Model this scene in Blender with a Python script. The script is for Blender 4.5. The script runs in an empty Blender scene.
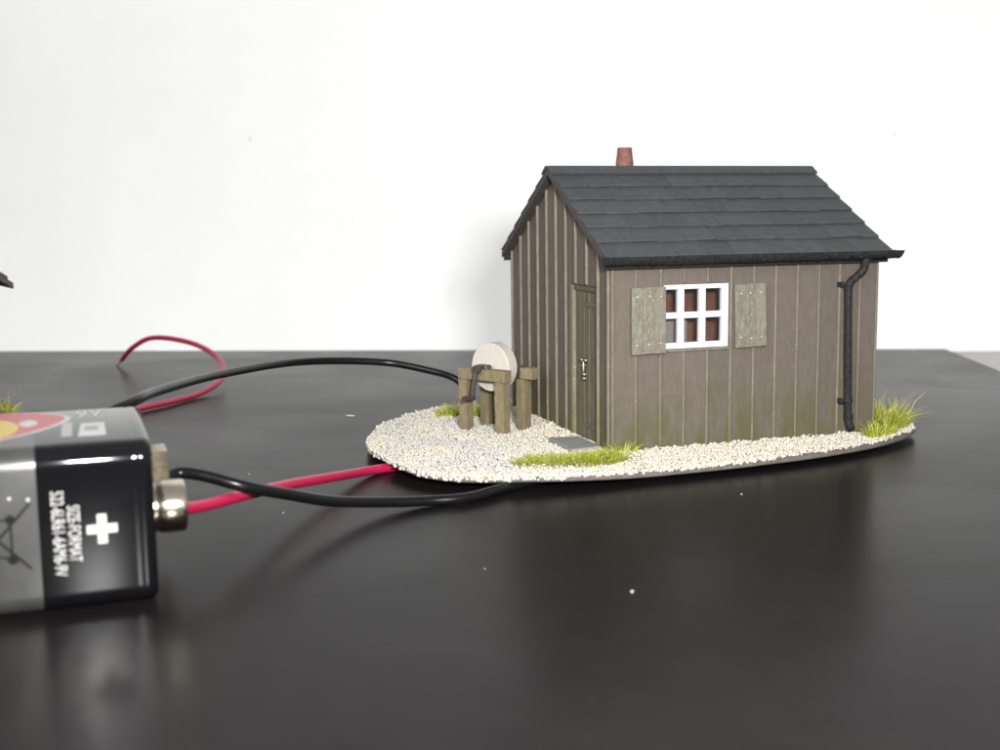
import bpy, bmesh, math, random
from mathutils import Vector, Matrix

S = 0.001                      # everything below is written in millimetres
R = math.radians
scene = bpy.context.scene
col = scene.collection
random.seed(7)

# ------------------------------------------------------------------ camera
CAM_H = 40.205
cam_d = bpy.data.cameras.new('camera')
cam = bpy.data.objects.new('camera', cam_d)
col.objects.link(cam)
cam_d.sensor_width = 36.0
cam_d.lens = 43.04
cam_d.clip_start = 0.002
cam_d.clip_end = 50.0
cam.matrix_world = (Matrix.Translation((0, 0, CAM_H * S)) @
                    Matrix.Rotation(math.pi / 2 - 0.1327, 4, 'X') @
                    Matrix.Rotation(-0.0129, 4, 'Z'))
cam_d.dof.use_dof = True
cam_d.dof.focus_distance = 198 * S
cam_d.dof.aperture_fstop = 36.0
scene.camera = cam

# ------------------------------------------------------------------ light
world = bpy.data.worlds.new('World')
scene.world = world
world.use_nodes = True
bg = world.node_tree.nodes['Background']
bg.inputs['Color'].default_value = (0.96, 0.98, 1.0, 1)
bg.inputs['Strength'].default_value = 0.38


def aim(o, target):
    d = Vector(target) * S - o.location
    o.rotation_euler = d.to_track_quat('-Z', 'Y').to_euler()


# unseen soft fill added left, behind and above the photographer, lifting the gable
ld = bpy.data.lights.new('soft_fill_light', 'AREA')
ld.shape = 'RECTANGLE'
ld.size = 0.75
ld.size_y = 0.55
ld.energy = 2.05
ld.spread = R(75)
ld.color = (1.0, 0.995, 0.99)
lamp = bpy.data.objects.new('soft_fill_light', ld)
lamp.location = Vector((-460, -700, 480)) * S
col.objects.link(lamp)
aim(lamp, (230, 420, 120))

# the camera's own small flash, right of and above the lens
fd = bpy.data.lights.new('camera_flash', 'AREA')
fd.shape = 'RECTANGLE'
fd.size = 0.022
fd.size_y = 0.012
fd.energy = 0.84
fd.color = (1.0, 0.99, 0.98)
flash = bpy.data.objects.new('camera_flash', fd)
flash.location = Vector((20, -6, 60)) * S
col.objects.link(flash)
aim(flash, (20, 300, 15))

vs = scene.view_settings
vs.view_transform = 'Standard'
vs.look = 'None'
vs.gamma = 1.0
vs.exposure = 0.0
vs.use_curve_mapping = False


# ------------------------------------------------------------------ materials
def mat(name, base, rough=0.6, var=None, vscale=1.0, bump=0.0, bscale=4.0, metallic=0.0,
        spec=0.5, stretch=(1, 1, 1), coat=0.0, rand=0.0, detail=4.0):
    """Principled material; var = second colour mixed in by noise (vscale per mm)."""
    m = bpy.data.materials.new(name)
    m.use_nodes = True
    nt = m.node_tree
    n, l = nt.nodes, nt.links
    b = n['Principled BSDF']
    b.inputs['Roughness'].default_value = rough
    b.inputs['Metallic'].default_value = metallic
    b.inputs['Specular IOR Level'].default_value = spec
    b.inputs['Coat Weight'].default_value = coat
    b.inputs['Base Color'].default_value = (*base, 1)
    tc = n.new('ShaderNodeTexCoord')
    mp = n.new('ShaderNodeMapping')
    mp.inputs['Scale'].default_value = [s / S for s in stretch]
    l.new(tc.outputs['Object'], mp.inputs['Vector'])
    out = None
    if var:
        nz = n.new('ShaderNodeTexNoise')
        nz.inputs['Scale'].default_value = vscale
        nz.inputs['Detail'].default_value = detail
        nz.inputs['Roughness'].default_value = 0.65
        l.new(mp.outputs['Vector'], nz.inputs['Vector'])
        rp = n.new('ShaderNodeValToRGB')
        rp.color_ramp.elements[0].position = 0.35
        rp.color_ramp.elements[1].position = 0.68
        rp.color_ramp.elements[0].color = (*base, 1)
        rp.color_ramp.elements[1].color = (*var, 1)
        l.new(nz.outputs['Fac'], rp.inputs['Fac'])
        out = rp.outputs['Color']
    if rand:
        oi = n.new('ShaderNodeObjectInfo')
        mr = n.new('ShaderNodeMapRange')
        mr.inputs['To Min'].default_value = 1 - rand
        mr.inputs['To Max'].default_value = 1 + rand
        l.new(oi.outputs['Random'], mr.inputs['Value'])
        mx = n.new('ShaderNodeMix')
        mx.data_type = 'RGBA'
        mx.blend_type = 'MULTIPLY'
        mx.inputs[0].default_value = 1
        if out is not None:
            l.new(out, mx.inputs[6])
        else:
            mx.inputs[6].default_value = (*base, 1)
        l.new(mr.outputs['Result'], mx.inputs[7])
        out = mx.outputs[2]
    if out is not None:
        l.new(out, b.inputs['Base Color'])
    if bump:
        nb = n.new('ShaderNodeTexNoise')
        nb.inputs['Scale'].default_value = bscale
        nb.inputs['Detail'].default_value = 3
        l.new(mp.outputs['Vector'], nb.inputs['Vector'])
        bp = n.new('ShaderNodeBump')
        bp.inputs['Strength'].default_value = 0.6
        bp.inputs['Distance'].default_value = bump * S
        l.new(nb.outputs['Fac'], bp.inputs['Height'])
        l.new(bp.outputs['Normal'], b.inputs['Normal'])
    m['_out'] = 0
    return m


def mix_over(m, colour, fac_builder):
    """Lay a second colour over a material's base colour with a mask socket."""
    nt = m.node_tree
    b = nt.nodes['Principled BSDF']
    mx = nt.nodes.new('ShaderNodeMix')
    mx.data_type = 'RGBA'
    links = b.inputs['Base Color'].links
    if links:
        nt.links.new(links[0].from_socket, mx.inputs[6])
    else:
        mx.inputs[6].default_value = b.inputs['Base Color'].default_value
    mx.inputs[7].default_value = (*colour, 1)
    nt.links.new(fac_builder(nt), mx.inputs[0])
    nt.links.new(mx.outputs[2], b.inputs['Base Color'])


def noise_mask(scale, lo, hi, stretch=(1, 1, 1), zfade=None, detail=2.0, amount=1.0, axis='Z'):
    def build(nt):
        n, l = nt.nodes, nt.links
        tc = n.new('ShaderNodeTexCoord')
        mp = n.new('ShaderNodeMapping')
        mp.inputs['Scale'].default_value = [s / S for s in stretch]
        l.new(tc.outputs['Object'], mp.inputs['Vector'])
        nz = n.new('ShaderNodeTexNoise')
        nz.inputs['Scale'].default_value = scale
        nz.inputs['Detail'].default_value = detail
        l.new(mp.outputs['Vector'], nz.inputs['Vector'])
        mr = n.new('ShaderNodeMapRange')
        mr.inputs['From Min'].default_value = lo
        mr.inputs['From Max'].default_value = hi
        mr.inputs['To Max'].default_value = amount
        l.new(nz.outputs['Fac'], mr.inputs['Value'])
        res = mr.outputs['Result']
        if zfade:
            sx = n.new('ShaderNodeSeparateXYZ')
            l.new(tc.outputs['Object'], sx.inputs['Vector'])
            zr = n.new('ShaderNodeMapRange')
            zr.inputs['From Min'].default_value = zfade[0] * S
            zr.inputs['From Max'].default_value = zfade[1] * S
            zr.inputs['To Min'].default_value = 1
            zr.inputs['To Max'].default_value = 0
            l.new(sx.outputs[axis], zr.inputs['Value'])
            mu = n.new('ShaderNodeMath')
            mu.operation = 'MULTIPLY'
            l.new(res, mu.inputs[0])
            l.new(zr.outputs['Result'], mu.inputs[1])
            res = mu.outputs[0]
        return res
    return build


M = {}
M['table'] = mat('black_table', (0.0064, 0.0056, 0.0057), 0.23, var=(0.0083, 0.0072, 0.0073), vscale=0.15,
                 bump=0.012, bscale=3.0, spec=0.058)
mix_over(M['table'], (0.2250, 0.2175, 0.2025), noise_mask(3.2, 0.86, 0.92, detail=0.0, amount=0.35))
# handled surface: the gloss is uneven
_nt = M['table'].node_tree
_tc = _nt.nodes.new('ShaderNodeTexCoord')
_n1 = _nt.nodes.new('ShaderNodeTexNoise')
_n1.inputs['Scale'].default_value = 0.022 / S
_n1.inputs['Detail'].default_value = 6
_n1.inputs['Distortion'].default_value = 0.8
_nt.links.new(_tc.outputs['Object'], _n1.inputs['Vector'])
_mr = _nt.nodes.new('ShaderNodeMapRange')
_mr.inputs['From Min'].default_value = 0.3
_mr.inputs['From Max'].default_value = 0.7
_mr.inputs['To Min'].default_value = 0.23
_mr.inputs['To Max'].default_value = 0.32
_nt.links.new(_n1.outputs['Fac'], _mr.inputs['Value'])
_nt.links.new(_mr.outputs['Result'], _nt.nodes['Principled BSDF'].inputs['Roughness'])
M['wall'] = mat('white_wall', (0.86, 0.86, 0.855), 0.85, var=(0.89, 0.89, 0.885), vscale=0.02, bump=0.25, bscale=0.35, spec=0.2)
M['scuff'] = mat('wall_scuff', (0.62, 0.61, 0.59), 0.9)
M['worktop'] = mat('pale_grey_worktop', (0.46, 0.45, 0.44), 0.5, var=(0.5, 0.49, 0.47), vscale=0.3)

# weathered plank paint: brown grey, pale flecks, green algae low down
M['plank'] = mat('weathered_plank', (0.090, 0.0725, 0.0595), 0.72, var=(0.109, 0.0895, 0.0745), vscale=1.3,
                 bump=0.07, bscale=5.0, stretch=(1, 1, 0.3), rand=0.07, spec=0.3)
mix_over(M['plank'], (0.0651, 0.0630, 0.0196), noise_mask(0.35, 0.32, 0.62, (1, 1, 0.35), (0.5, 12.0), amount=0.85))
mix_over(M['plank'], (0.2688, 0.2471, 0.2086), noise_mask(4.2, 0.77, 0.84, (1, 1, 0.8), detail=0.0, amount=0.55))
M['batten'] = mat('batten_paint', (0.1174, 0.0981, 0.0754), 0.68, var=(0.1635, 0.1401, 0.1066), vscale=1.4,
                  bump=0.06, bscale=5.0, stretch=(1, 1, 0.3), rand=0.07, spec=0.3)
mix_over(M['batten'], (0.1040, 0.1015, 0.0310), noise_mask(0.4, 0.35, 0.6, (1, 1, 0.4), (0.5, 11.0), amount=0.8))
mix_over(M['batten'], (0.3639, 0.3429, 0.2860), noise_mask(4.0, 0.74, 0.82, detail=0.0, amount=0.5))
M['door'] = mat('door_paint', (0.0790, 0.0695, 0.0443), 0.7, var=(0.1054, 0.0927, 0.0606), vscale=1.0,
                bump=0.08, bscale=5.0, stretch=(1, 1, 0.25), rand=0.06, spec=0.3)
M['shutter'] = mat('shutter_wood', (0.1158, 0.1042, 0.0763), 0.75, var=(0.1758, 0.1641, 0.1342), vscale=1.6,
                   bump=0.14, bscale=4.0, stretch=(1, 1, 0.5), rand=0.05, spec=0.3)
mix_over(M['shutter'], (0.2874, 0.2780, 0.2411), noise_mask(3.0, 0.66, 0.75, detail=1.0, amount=0.7))
M['nail'] = mat('nail_head_paint', (0.3220, 0.3010, 0.2590), 0.5)
M['slate'] = mat('dark_slate', (0.0356, 0.0384, 0.0396), 0.6, var=(0.0504, 0.0536, 0.0548), vscale=0.8,
                 bump=0.09, bscale=3.5, rand=0.10, spec=0.35)
M['roof_edge'] = mat('roof_edge', (0.0440, 0.0384, 0.0352), 0.7, var=(0.0600, 0.0520, 0.0480), vscale=1.2, bump=0.07, bscale=4, spec=0.3)
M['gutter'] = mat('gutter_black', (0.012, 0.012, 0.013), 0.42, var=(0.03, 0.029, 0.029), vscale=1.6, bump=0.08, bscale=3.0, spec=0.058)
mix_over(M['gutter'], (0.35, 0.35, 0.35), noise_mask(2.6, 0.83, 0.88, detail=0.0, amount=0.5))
M['white'] = mat('white_window_paint', (0.5440, 0.5360, 0.5280), 0.5, bump=0.03, bscale=4)
M['inside'] = mat('brown_red_interior', (0.1700, 0.0561, 0.0306), 0.7, var=(0.1020, 0.0306, 0.0170), vscale=0.5)
M['inner_grey'] = mat('grey_interior', (0.2310, 0.2200, 0.1980), 0.8, var=(0.1980, 0.1870, 0.1650), vscale=0.5)
M['silver'] = mat('dull_silver', (0.20, 0.19, 0.175), 0.45, metallic=1.0, bump=0.03, bscale=5)
M['terracotta'] = mat('chimney_clay', (0.1237, 0.0360, 0.0270), 0.75, var=(0.1762, 0.0863, 0.0713), vscale=1.0, bump=0.1, bscale=4)
M['mortar'] = mat('mortar', (0.2520, 0.2460, 0.2340), 0.9, bump=0.12, bscale=3)
M['card'] = mat('base_card', (0.0892, 0.0758, 0.0653), 0.85, var=(0.1230, 0.1072, 0.0945), vscale=0.7, bump=0.1, bscale=3)
M['gravel'] = mat('cream_gravel', (0.5734, 0.5311, 0.4465), 0.85, var=(0.4042, 0.3619, 0.2914), vscale=2.4, detail=1.0, spec=0.25)
mix_over(M['gravel'], (0.385, 0.388, 0.392), noise_mask(0.10, 0.40, 0.60, detail=3.0, amount=0.62, zfade=(-20, -3), axis='X'))
M['stone_slab'] = mat('grey_step_stone', (0.1823, 0.1913, 0.1735), 0.75, var=(0.2313, 0.2357, 0.2135), vscale=1.0, bump=0.08, bscale=3)
M['olive_wood'] = mat('olive_timber', (0.1387, 0.1110, 0.0615), 0.7, var=(0.1913, 0.1575, 0.0938), vscale=1.1,
                      bump=0.1, bscale=4, stretch=(1, 1, 0.5), rand=0.06, spec=0.3)
M['grindstone'] = mat('pale_grindstone', (0.4328, 0.4087, 0.3607), 0.8, var=(0.3968, 0.3667, 0.3186), vscale=0.7, bump=0.06, bscale=5)
M['iron'] = mat('brown_iron', (0.060, 0.046, 0.040), 0.45, metallic=0.35, var=(0.088, 0.068, 0.056), vscale=1.5, bump=0.06, bscale=3)
M['wire_black'] = mat('black_wire_sleeve', (0.005, 0.005, 0.0055), 0.26, bump=0.02, bscale=2, spec=0.25)
M['wire_red'] = mat('red_wire_sleeve', (0.36, 0.009, 0.05), 0.34, bump=0.02, bscale=2)
M['copper'] = mat('tinned_wire_end', (0.62, 0.55, 0.47), 0.35, metallic=1.0)
M['batt_black'] = mat('battery_black_film', (0.0035, 0.0035, 0.004), 0.09, spec=0.36)
M['batt_silver'] = mat('battery_silver_film', (0.1320, 0.1320, 0.1290), 0.27, metallic=0.8, var=(0.1620, 0.1620, 0.1590), vscale=0.25)
M['batt_end'] = mat('battery_end_plate', (0.02, 0.02, 0.021), 0.4)
M['nickel'] = mat('nickel_terminal', (0.78, 0.72, 0.60), 0.17, metallic=1.0, var=(0.66, 0.58, 0.44), vscale=0.9, bump=0.05, bscale=1.8)
M['brass'] = mat('brassy_socket', (0.42, 0.34, 0.22), 0.2, metallic=1.0, var=(0.6, 0.52, 0.38), vscale=0.8, bump=0.08, bscale=1.2)
M['print_white'] = mat('white_print', (0.4250, 0.4250, 0.4080), 0.35)
M['print_pale'] = mat('pale_grey_print', (0.36, 0.36, 0.36), 0.35)
M['print_red'] = mat('red_print', (0.36, 0.015, 0.03), 0.25)
M['print_yellow'] = mat('yellow_print', (0.50, 0.35, 0.02), 0.25)
M['print_dark'] = mat('dark_print', (0.004, 0.004, 0.004), 0.5, spec=0.15)
M['print_grey'] = mat('grey_print', (0.2, 0.2, 0.2), 0.35)
M['dust'] = mat('dust_fleck', (0.55, 0.52, 0.47), 0.9)


def grass_mat(name, c1, c2, c3):
    m = bpy.data.materials.new(name)
    m.use_nodes = True
    n, l = m.node_tree.nodes, m.node_tree.links
    b = n['Principled BSDF']
    b.inputs['Roughness'].default_value = 0.5
    at = n.new('ShaderNodeAttribute')
    at.attribute_name = 'tone'
    rp = n.new('ShaderNodeValToRGB')
    rp.color_ramp.elements[0].color = (*c1, 1)
    rp.color_ramp.elements[1].color = (*c3, 1)
    e = rp.color_ramp.elements.new(0.55)
    e.color = (*c2, 1)
    l.new(at.outputs['Fac'], rp.inputs['Fac'])
    l.new(rp.outputs['Color'], b.inputs['Base Color'])
    tr = n.new('ShaderNodeBsdfTranslucent')
    l.new(rp.outputs['Color'], tr.inputs['Color'])
    mx = n.new('ShaderNodeMixShader')
    mx.inputs[0].default_value = 0.35
    l.new(b.outputs[0], mx.inputs[1])
    l.new(tr.outputs[0], mx.inputs[2])
    l.new(mx.outputs[0], n['Material Output'].inputs['Surface'])
    return m


M['grass'] = grass_mat('static_grass', (0.13, 0.21, 0.008), (0.42, 0.46, 0.03), (0.62, 0.58, 0.22))


def glass_mat():
    m = bpy.data.materials.new('window_glazing')
    m.use_nodes = True
    n, l = m.node_tree.nodes, m.node_tree.links
    n.remove(n['Principled BSDF'])
    t = n.new('ShaderNodeBsdfTransparent')
    t.inputs['Color'].default_value = (0.93, 0.93, 0.92, 1)
    g = n.new('ShaderNodeBsdfGlossy')
    g.inputs['Roughness'].default_value = 0.08
    mx = n.new('ShaderNodeMixShader')
    mx.inputs[0].default_value = 0.06
    l.new(t.outputs[0], mx.inputs[1])
    l.new(g.outputs[0], mx.inputs[2])
    l.new(mx.outputs[0], n['Material Output'].inputs['Surface'])
    return m


M['glass'] = glass_mat()


# ------------------------------------------------------------------ geometry helpers
class MB:
    def __init__(self):
        self.v, self.f = [], []

    def add(self, vs, fs):
        k = len(self.v)
        self.v += [tuple(p) for p in vs]
        self.f += [tuple(i + k for i in f) for f in fs]
        return self

    def box(self, x0, x1, y0, y1, z0, z1, bev=0.0):
        """box with softened edges (chamfer bev)"""
        if bev <= 0:
            v = [(x, y, z) for x in (x0, x1) for y in (y0, y1) for z in (z0, z1)]
            return self.add(v, [(0, 1, 3, 2), (4, 6, 7, 5), (0, 4, 5, 1), (2, 3, 7, 6), (0, 2, 6, 4), (1, 5, 7, 3)])
        return self.prism([(x0, z0), (x1, z0), (x1, z1), (x0, z1)], y0, y1, bev, 'xz')

    def prism(self, poly, d0, d1, bev=0.0, plane='xz'):
        """convex polygon in a plane, extruded d0..d1 along the third axis, chamfered rims"""
        a = sum(poly[i][0] * poly[(i + 1) % len(poly)][1] - poly[(i + 1) % len(poly)][0] * poly[i][1] for i in range(len(poly)))
        if a < 0:
            poly = poly[::-1]
        n = len(poly)

        def P(p, dd):
            if plane == 'xz':
                return (p[0], dd, p[1])
            if plane == 'yz':
                return (dd, p[0], p[1])
            return (p[0], p[1], dd)

        def inset(bv):
            out = []
            for i in range(n):
                p0, p1, p2 = Vector(poly[i - 1]), Vector(poly[i]), Vector(poly[(i + 1) % n])
                e1, e2 = (p1 - p0).normalized(), (p2 - p1).normalized()
                n1, n2 = Vector((-e1.y, e1.x)), Vector((-e2.y, e2.x))
                k = max(0.35, 1 + n1.dot(n2))
                out.append(p1 + (n1 + n2) / k * bv)
            return out
        rings = []
        if bev > 0:
            ins = inset(bev)
            rings = [[P(p, d0) for p in ins], [P(p, d0 + bev) for p in poly], [P(p, d1 - bev) for p in poly], [P(p, d1) for p in ins]]
        else:
            rings = [[P(p, d0) for p in poly], [P(p, d1) for p in poly]]
        vs, fs = [], []
        for r in rings:
            vs += r
        m = len(rings)
        fs.append(tuple(range(n)))
        fs.append(tuple(range((m - 1) * n, m * n))[::-1])
        for r in range(m - 1):
            for i in range(n):
                j = (i + 1) % n
                fs.append((r * n + i, (r + 1) * n + i, (r + 1) * n + j, r * n + j))
        return self.add(vs, fs)

    def rings(self, rs, cap=True):
        n = len(rs[0])
        vs, fs = [], []
        for r in rs:
            vs += r
        for k in range(len(rs) - 1):
            for i in range(n):
                j = (i + 1) % n
                fs.append((k * n + i, k * n + j, (k + 1) * n + j, (k + 1) * n + i))
        if cap:
            fs.append(tuple(range(n))[::-1])
            fs.append(tuple(range((len(rs) - 1) * n, len(rs) * n)))
        return self.add(vs, fs)

    def tube(self, path, r, seg=12, sub=6, smooth=True):
        pts = [Vector(p) for p in path]
        if smooth and len(pts) > 2:
            q = []
            for i in range(len(pts) - 1):
                p0, p1, p2, p3 = pts[max(i - 1, 0)], pts[i], pts[i + 1], pts[min(i + 2, len(pts) - 1)]
                for k in range(sub):
                    t = k / sub
                    q.append(0.5 * ((2 * p1) + (p2 - p0) * t + (2 * p0 - 5 * p1 + 4 * p2 - p3) * t * t + (3 * p1 - p0 - 3 * p2 + p3) * t ** 3))
            q.append(pts[-1])
            pts = q
        rs = []
        up = None
        for i, p in enumerate(pts):
            t = (pts[min(i + 1, len(pts) - 1)] - pts[max(i - 1, 0)]).normalized()
            if up is None:
                up = t.orthogonal().normalized()
            up = (up - t * up.dot(t)).normalized()
            s = t.cross(up)
            rr = r(i / (len(pts) - 1)) if callable(r) else r
            rs.append([tuple(p + (up * math.cos(a) + s * math.sin(a)) * rr) for a in [2 * math.pi * k / seg for k in range(seg)]])
        return self.rings(rs)

    def lathe(self, prof, seg=24, axis='z', c=(0, 0, 0)):
        rs = []
        for rr, h in prof:
            ring = []
            for k in range(seg):
                a = 2 * math.pi * k / seg
                u, w = rr * math.cos(a), rr * math.sin(a)
                p = {'z': (u, w, h), 'y': (w, h, u), 'x': (h, u, w)}[axis]
                ring.append((p[0] + c[0], p[1] + c[1], p[2] + c[2]))
            rs.append(ring)
        return self.rings(rs)

    def build(self, name, material, parent=None, smooth=False, auto=None, loc=None, rot=None):
        me = bpy.data.meshes.new(name)
        me.from_pydata([(x * S, y * S, z * S) for x, y, z in self.v], [], self.f)
        bm = bmesh.new()
        bm.from_mesh(me)
        bmesh.ops.recalc_face_normals(bm, faces=bm.faces)
        for f in bm.faces:
            f.smooth = smooth
        if auto:
            for e in bm.edges:
                if len(e.link_faces) == 2 and e.calc_face_angle(0) > R(auto):
                    e.smooth = False
        bm.to_mesh(me)
        bm.free()
        me.materials.append(material)
        return place(name, me, parent, loc, rot)


def place(name, me, parent=None, loc=None, rot=None):
    o = bpy.data.objects.new(name, me)
    col.objects.link(o)
    o.parent = parent
    if loc:
        o.location = Vector(loc) * S
    if rot:
        o.rotation_euler = rot
    return o


def thing(name, label, cat, loc, rz=0.0, group=None):
    o = bpy.data.objects.new(name, None)
    o.empty_display_size = 0.005
    col.objects.link(o)
    o.location = Vector(loc) * S
    o.rotation_euler = (0, 0, rz)
    return tag(o, label, cat, group)


def tag(o, label=None, cat=None, group=None, kind=None):
    if label:
        o['label'] = label
    if cat:
        o['category'] = cat
    if group:
        o['group'] = group
    if kind:
        o['kind'] = kind
    return o


def text_mesh(body, size, depth=0.02):
    cu = bpy.data.curves.new('lettering', 'FONT')
    cu.body = body
    cu.size = size
    cu.extrude = depth
    cu.offset = 0.0
    cu.align_x = 'CENTER'
    cu.align_y = 'CENTER'
    o = bpy.data.objects.new('lettering', cu)
    col.objects.link(o)
    dg = bpy.context.evaluated_depsgraph_get()
    me = bpy.data.meshes.new_from_object(o.evaluated_get(dg))
    bpy.data.objects.remove(o)
    return [tuple(v.co) for v in me.vertices], [tuple(p.vertices) for p in me.polygons]


# ------------------------------------------------------------------ the setting
TY = -0.0946
tb = thing  # (alias kept short below)

t = MB()
# table slab: back right corner is the origin, running left (-x) and forward (-y)
t.prism([(-620, -700), (0, -700), (0, 0), (-620, 0)], -9.0, 0.0, 0.5, 'xy')
table = t.build('table', M['table'], None, loc=(130.3, 346.2, 0), rot=(0, 0, TY))
tag(table, kind='structure')

w = MB().box(-900, 900, 0, 30, -10.0, 1400)
wall = w.build('back_wall', M['wall'], None, loc=(0, 431, 0), rot=(0, 0, TY * 0.55))
tag(wall, kind='structure')
for (x_, z_, w_, h_) in ((-88.5, 68.5, .7, 1.6), (139.0, 66.5, .9, .9), (-135, 96, .5, .6)):
    MB().lathe([(.5, -.12), (.45, -.2)], 9, 'y').build('scuff_mark', M['scuff'], wall, loc=(x_, 0.1, z_), rot=(0, 0.3, 0)).scale = (w_, 1, h_)
f = MB().box(-900, 900, -1600, 480, -40, -10.2)
tag(f.build('worktop', M['worktop'], None), kind='structure')

# dust lying on the table
db = MB()
for (x, y, r) in [(13.9, 124.0, 0.16), (-30.0, 160.5, 0.12), (34.5, 168.0, 0.13), (-2, 133, 0.06), (72, 150, 0.06), (-40, 186, .1)]:
    db.tube([(x - r, y - r * .4, .05), (x + random.uniform(-.3, .3) * r, y + random.uniform(-.3, .5) * r, .07), (x + r * .8, y + r * .3, .05)], lambda q_, r_=r: r_ * (.25 + .5 * math.sin(math.pi * min(1, q_ + .1))), 6, 3)
db.tube([(-31.5, 241, .1), (-30.6, 240.4, .16), (-29.8, 240.6, .1)], 0.11, 6)
tag(db.build('dust', M['dust']), label='pale dust specks lying on the black table', kind='stuff')

# ------------------------------------------------------------------ the hut
HYAW, HX, HY, ZB = 0.3211, 17.77, 190.51, 2.25
L, W = 50.15, 47.66
hut = thing('plank_hut', 'brown weathered plank hut with slate roof and white six pane window', 'hut', (HX, HY, ZB), HYAW)

RIDGE_C, EAVE_C, EOV, ROV = 46.56, 31.49, 1.73, 1.65
SLOPE = (RIDGE_C - EAVE_C) / (W / 2 + EOV)
TH = math.atan(SLOPE)


def top_at(b):      # finished slate surface
    return RIDGE_C - SLOPE * abs(b - W / 2)


T_SL = 0.55 / math.cos(TH)
T_DK = 1.45 / math.cos(TH)
BOT = -2.2          # walls run down through the gravel to the base card


def wall_top(b):
    return top_at(b) - T_DK - 0.04


# --- wall cores (the plastic shell the planks are moulded on)
win = (9.3, 21.1, 15.95, 26.5)      # window opening in the front wall (a0,a1,c0,c1)
door = (5.2, 17.3, -0.6, 26.1)      # door opening in the gable (b0,b1,c0,c1)
PT = 0.7                            # plank thickness


def cut_rects(a0, a1, c0, c1, hole):
    """rectangles left of [a0,a1]x[c0,c1] after taking hole out"""
    h0, h1, k0, k1 = hole
    if h1 <= a0 or h0 >= a1 or k1 <= c0 or k0 >= c1:
        return [(a0, a1, c0, c1)]
    out = []
    if h0 > a0:
        out.append((a0, h0, c0, c1))
    if h1 < a1:
        out.append((h1, a1, c0, c1))
    m0, m1 = max(a0, h0), min(a1, h1)
    if k0 > c0:
        out.append((m0, m1, c0, k0))
    if k1 < c1:
        out.append((m0, m1, k1, c1))
    return out


def core(name, rects, axis, d0, d1):
    m = MB()
    for r in rects:
        if axis == 'front':
            m.box(r[0], r[1], d0, d1, r[2], r[3])
        else:
            m.box(d0, d1, r[0], r[1], r[2], r[3])
    return m.build(name, M['inside'], hut)


EV = wall_top(0)
front_wall = core('front_wall', cut_rects(0.75, L - 0.75, BOT, EV - 0.3, win), 'front', PT + 0.02, 1.9)
rear_wall = core('rear_wall', [(0.75, L - 0.75, BOT, EV - 0.3)], 'front', W - 1.9, W - PT - 0.02)


def gable_core(name, x0, x1, hole=None):
    m = MB()
    for r in (cut_rects(1.95, W - 1.95, BOT, EV - 0.35, hole) if hole else [(1.95, W - 1.95, BOT, EV - 0.35)]):
        m.box(x0, x1, r[0], r[1], r[2], r[3])
    m.prism([(1.95, EV - 0.34), (W - 1.95, EV - 0.34), (W - 1.95, wall_top(W - 1.95) - .05), (W / 2, wall_top(W / 2) - .05), (1.95, wall_top(1.95) - .05)], x0, x1, 0, 'yz')
    return m.build(name, M['inside'], hut)


door_gable = gable_core('door_gable', PT + 0.02, 1.9, (door[0], door[1], BOT - 1, door[3]))
far_gable = gable_core('far_gable', L - 1.9, L - PT - 0.02)

# --- planks and battens, front and rear
FJ = [0.0, 4.35, 8.75, 12.95, 17.25, 21.55, 25.85, 30.0, 34.15, 38.35, 42.4, 46.4, L]
rnd = random.Random(3)
for wall_o, y0, y1, hole, yb in ((front_wall, 0.0, PT, win, -0.34), (rear_wall, W - PT, W, (0, 0, 0, 0), W)):
    for i in range(12):
        a0, a1 = FJ[i] + 0.05, FJ[i + 1] - 0.05
        m = MB()
        j = rnd.uniform(-0.05, 0.05)
        for r in cut_rects(a0, a1, BOT, EV - 0.02, hole):
            if r[1] - r[0] > 0.1:
                m.box(r[0], r[1], y0 + (j if y0 == 0 else 0), y1, r[2], r[3], 0.07)
        m.build('plank', M['plank'], wall_o)
    for i in range(13):
        a = FJ[i] + (0.30 if i == 0 else -0.30 if i == 12 else 0)
        m = MB()
        wd = 0.19 + rnd.uniform(-.03, .03)
        for r in cut_rects(a - wd, a + wd, BOT + .1, EV - 0.05, (hole[0] - .2, hole[1] + .2, hole[2] - .2, hole[3] + .2) if hole[1] else hole):
            m.box(r[0], r[1], yb if yb < 0 else yb + 0.002, (0.03 if yb < 0 else W + 0.3), r[2], r[3], 0.1)
        m.build('batten', M['batten'], wall_o)

# --- planks and battens on the gables
GJ = [0.0, 4.55, 9.35, 14.2, 18.75, 23.4, 28.05, 32.75, 37.5, 42.2, W]


def gpoly(b0, b1, c0):
    pts = [(b0, c0), (b1, c0), (b1, wall_top(b1))]
    if b0 < W / 2 < b1:
        pts.append((W / 2, wall_top(W / 2)))
    pts.append((b0, wall_top(b0)))
    return pts


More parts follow.
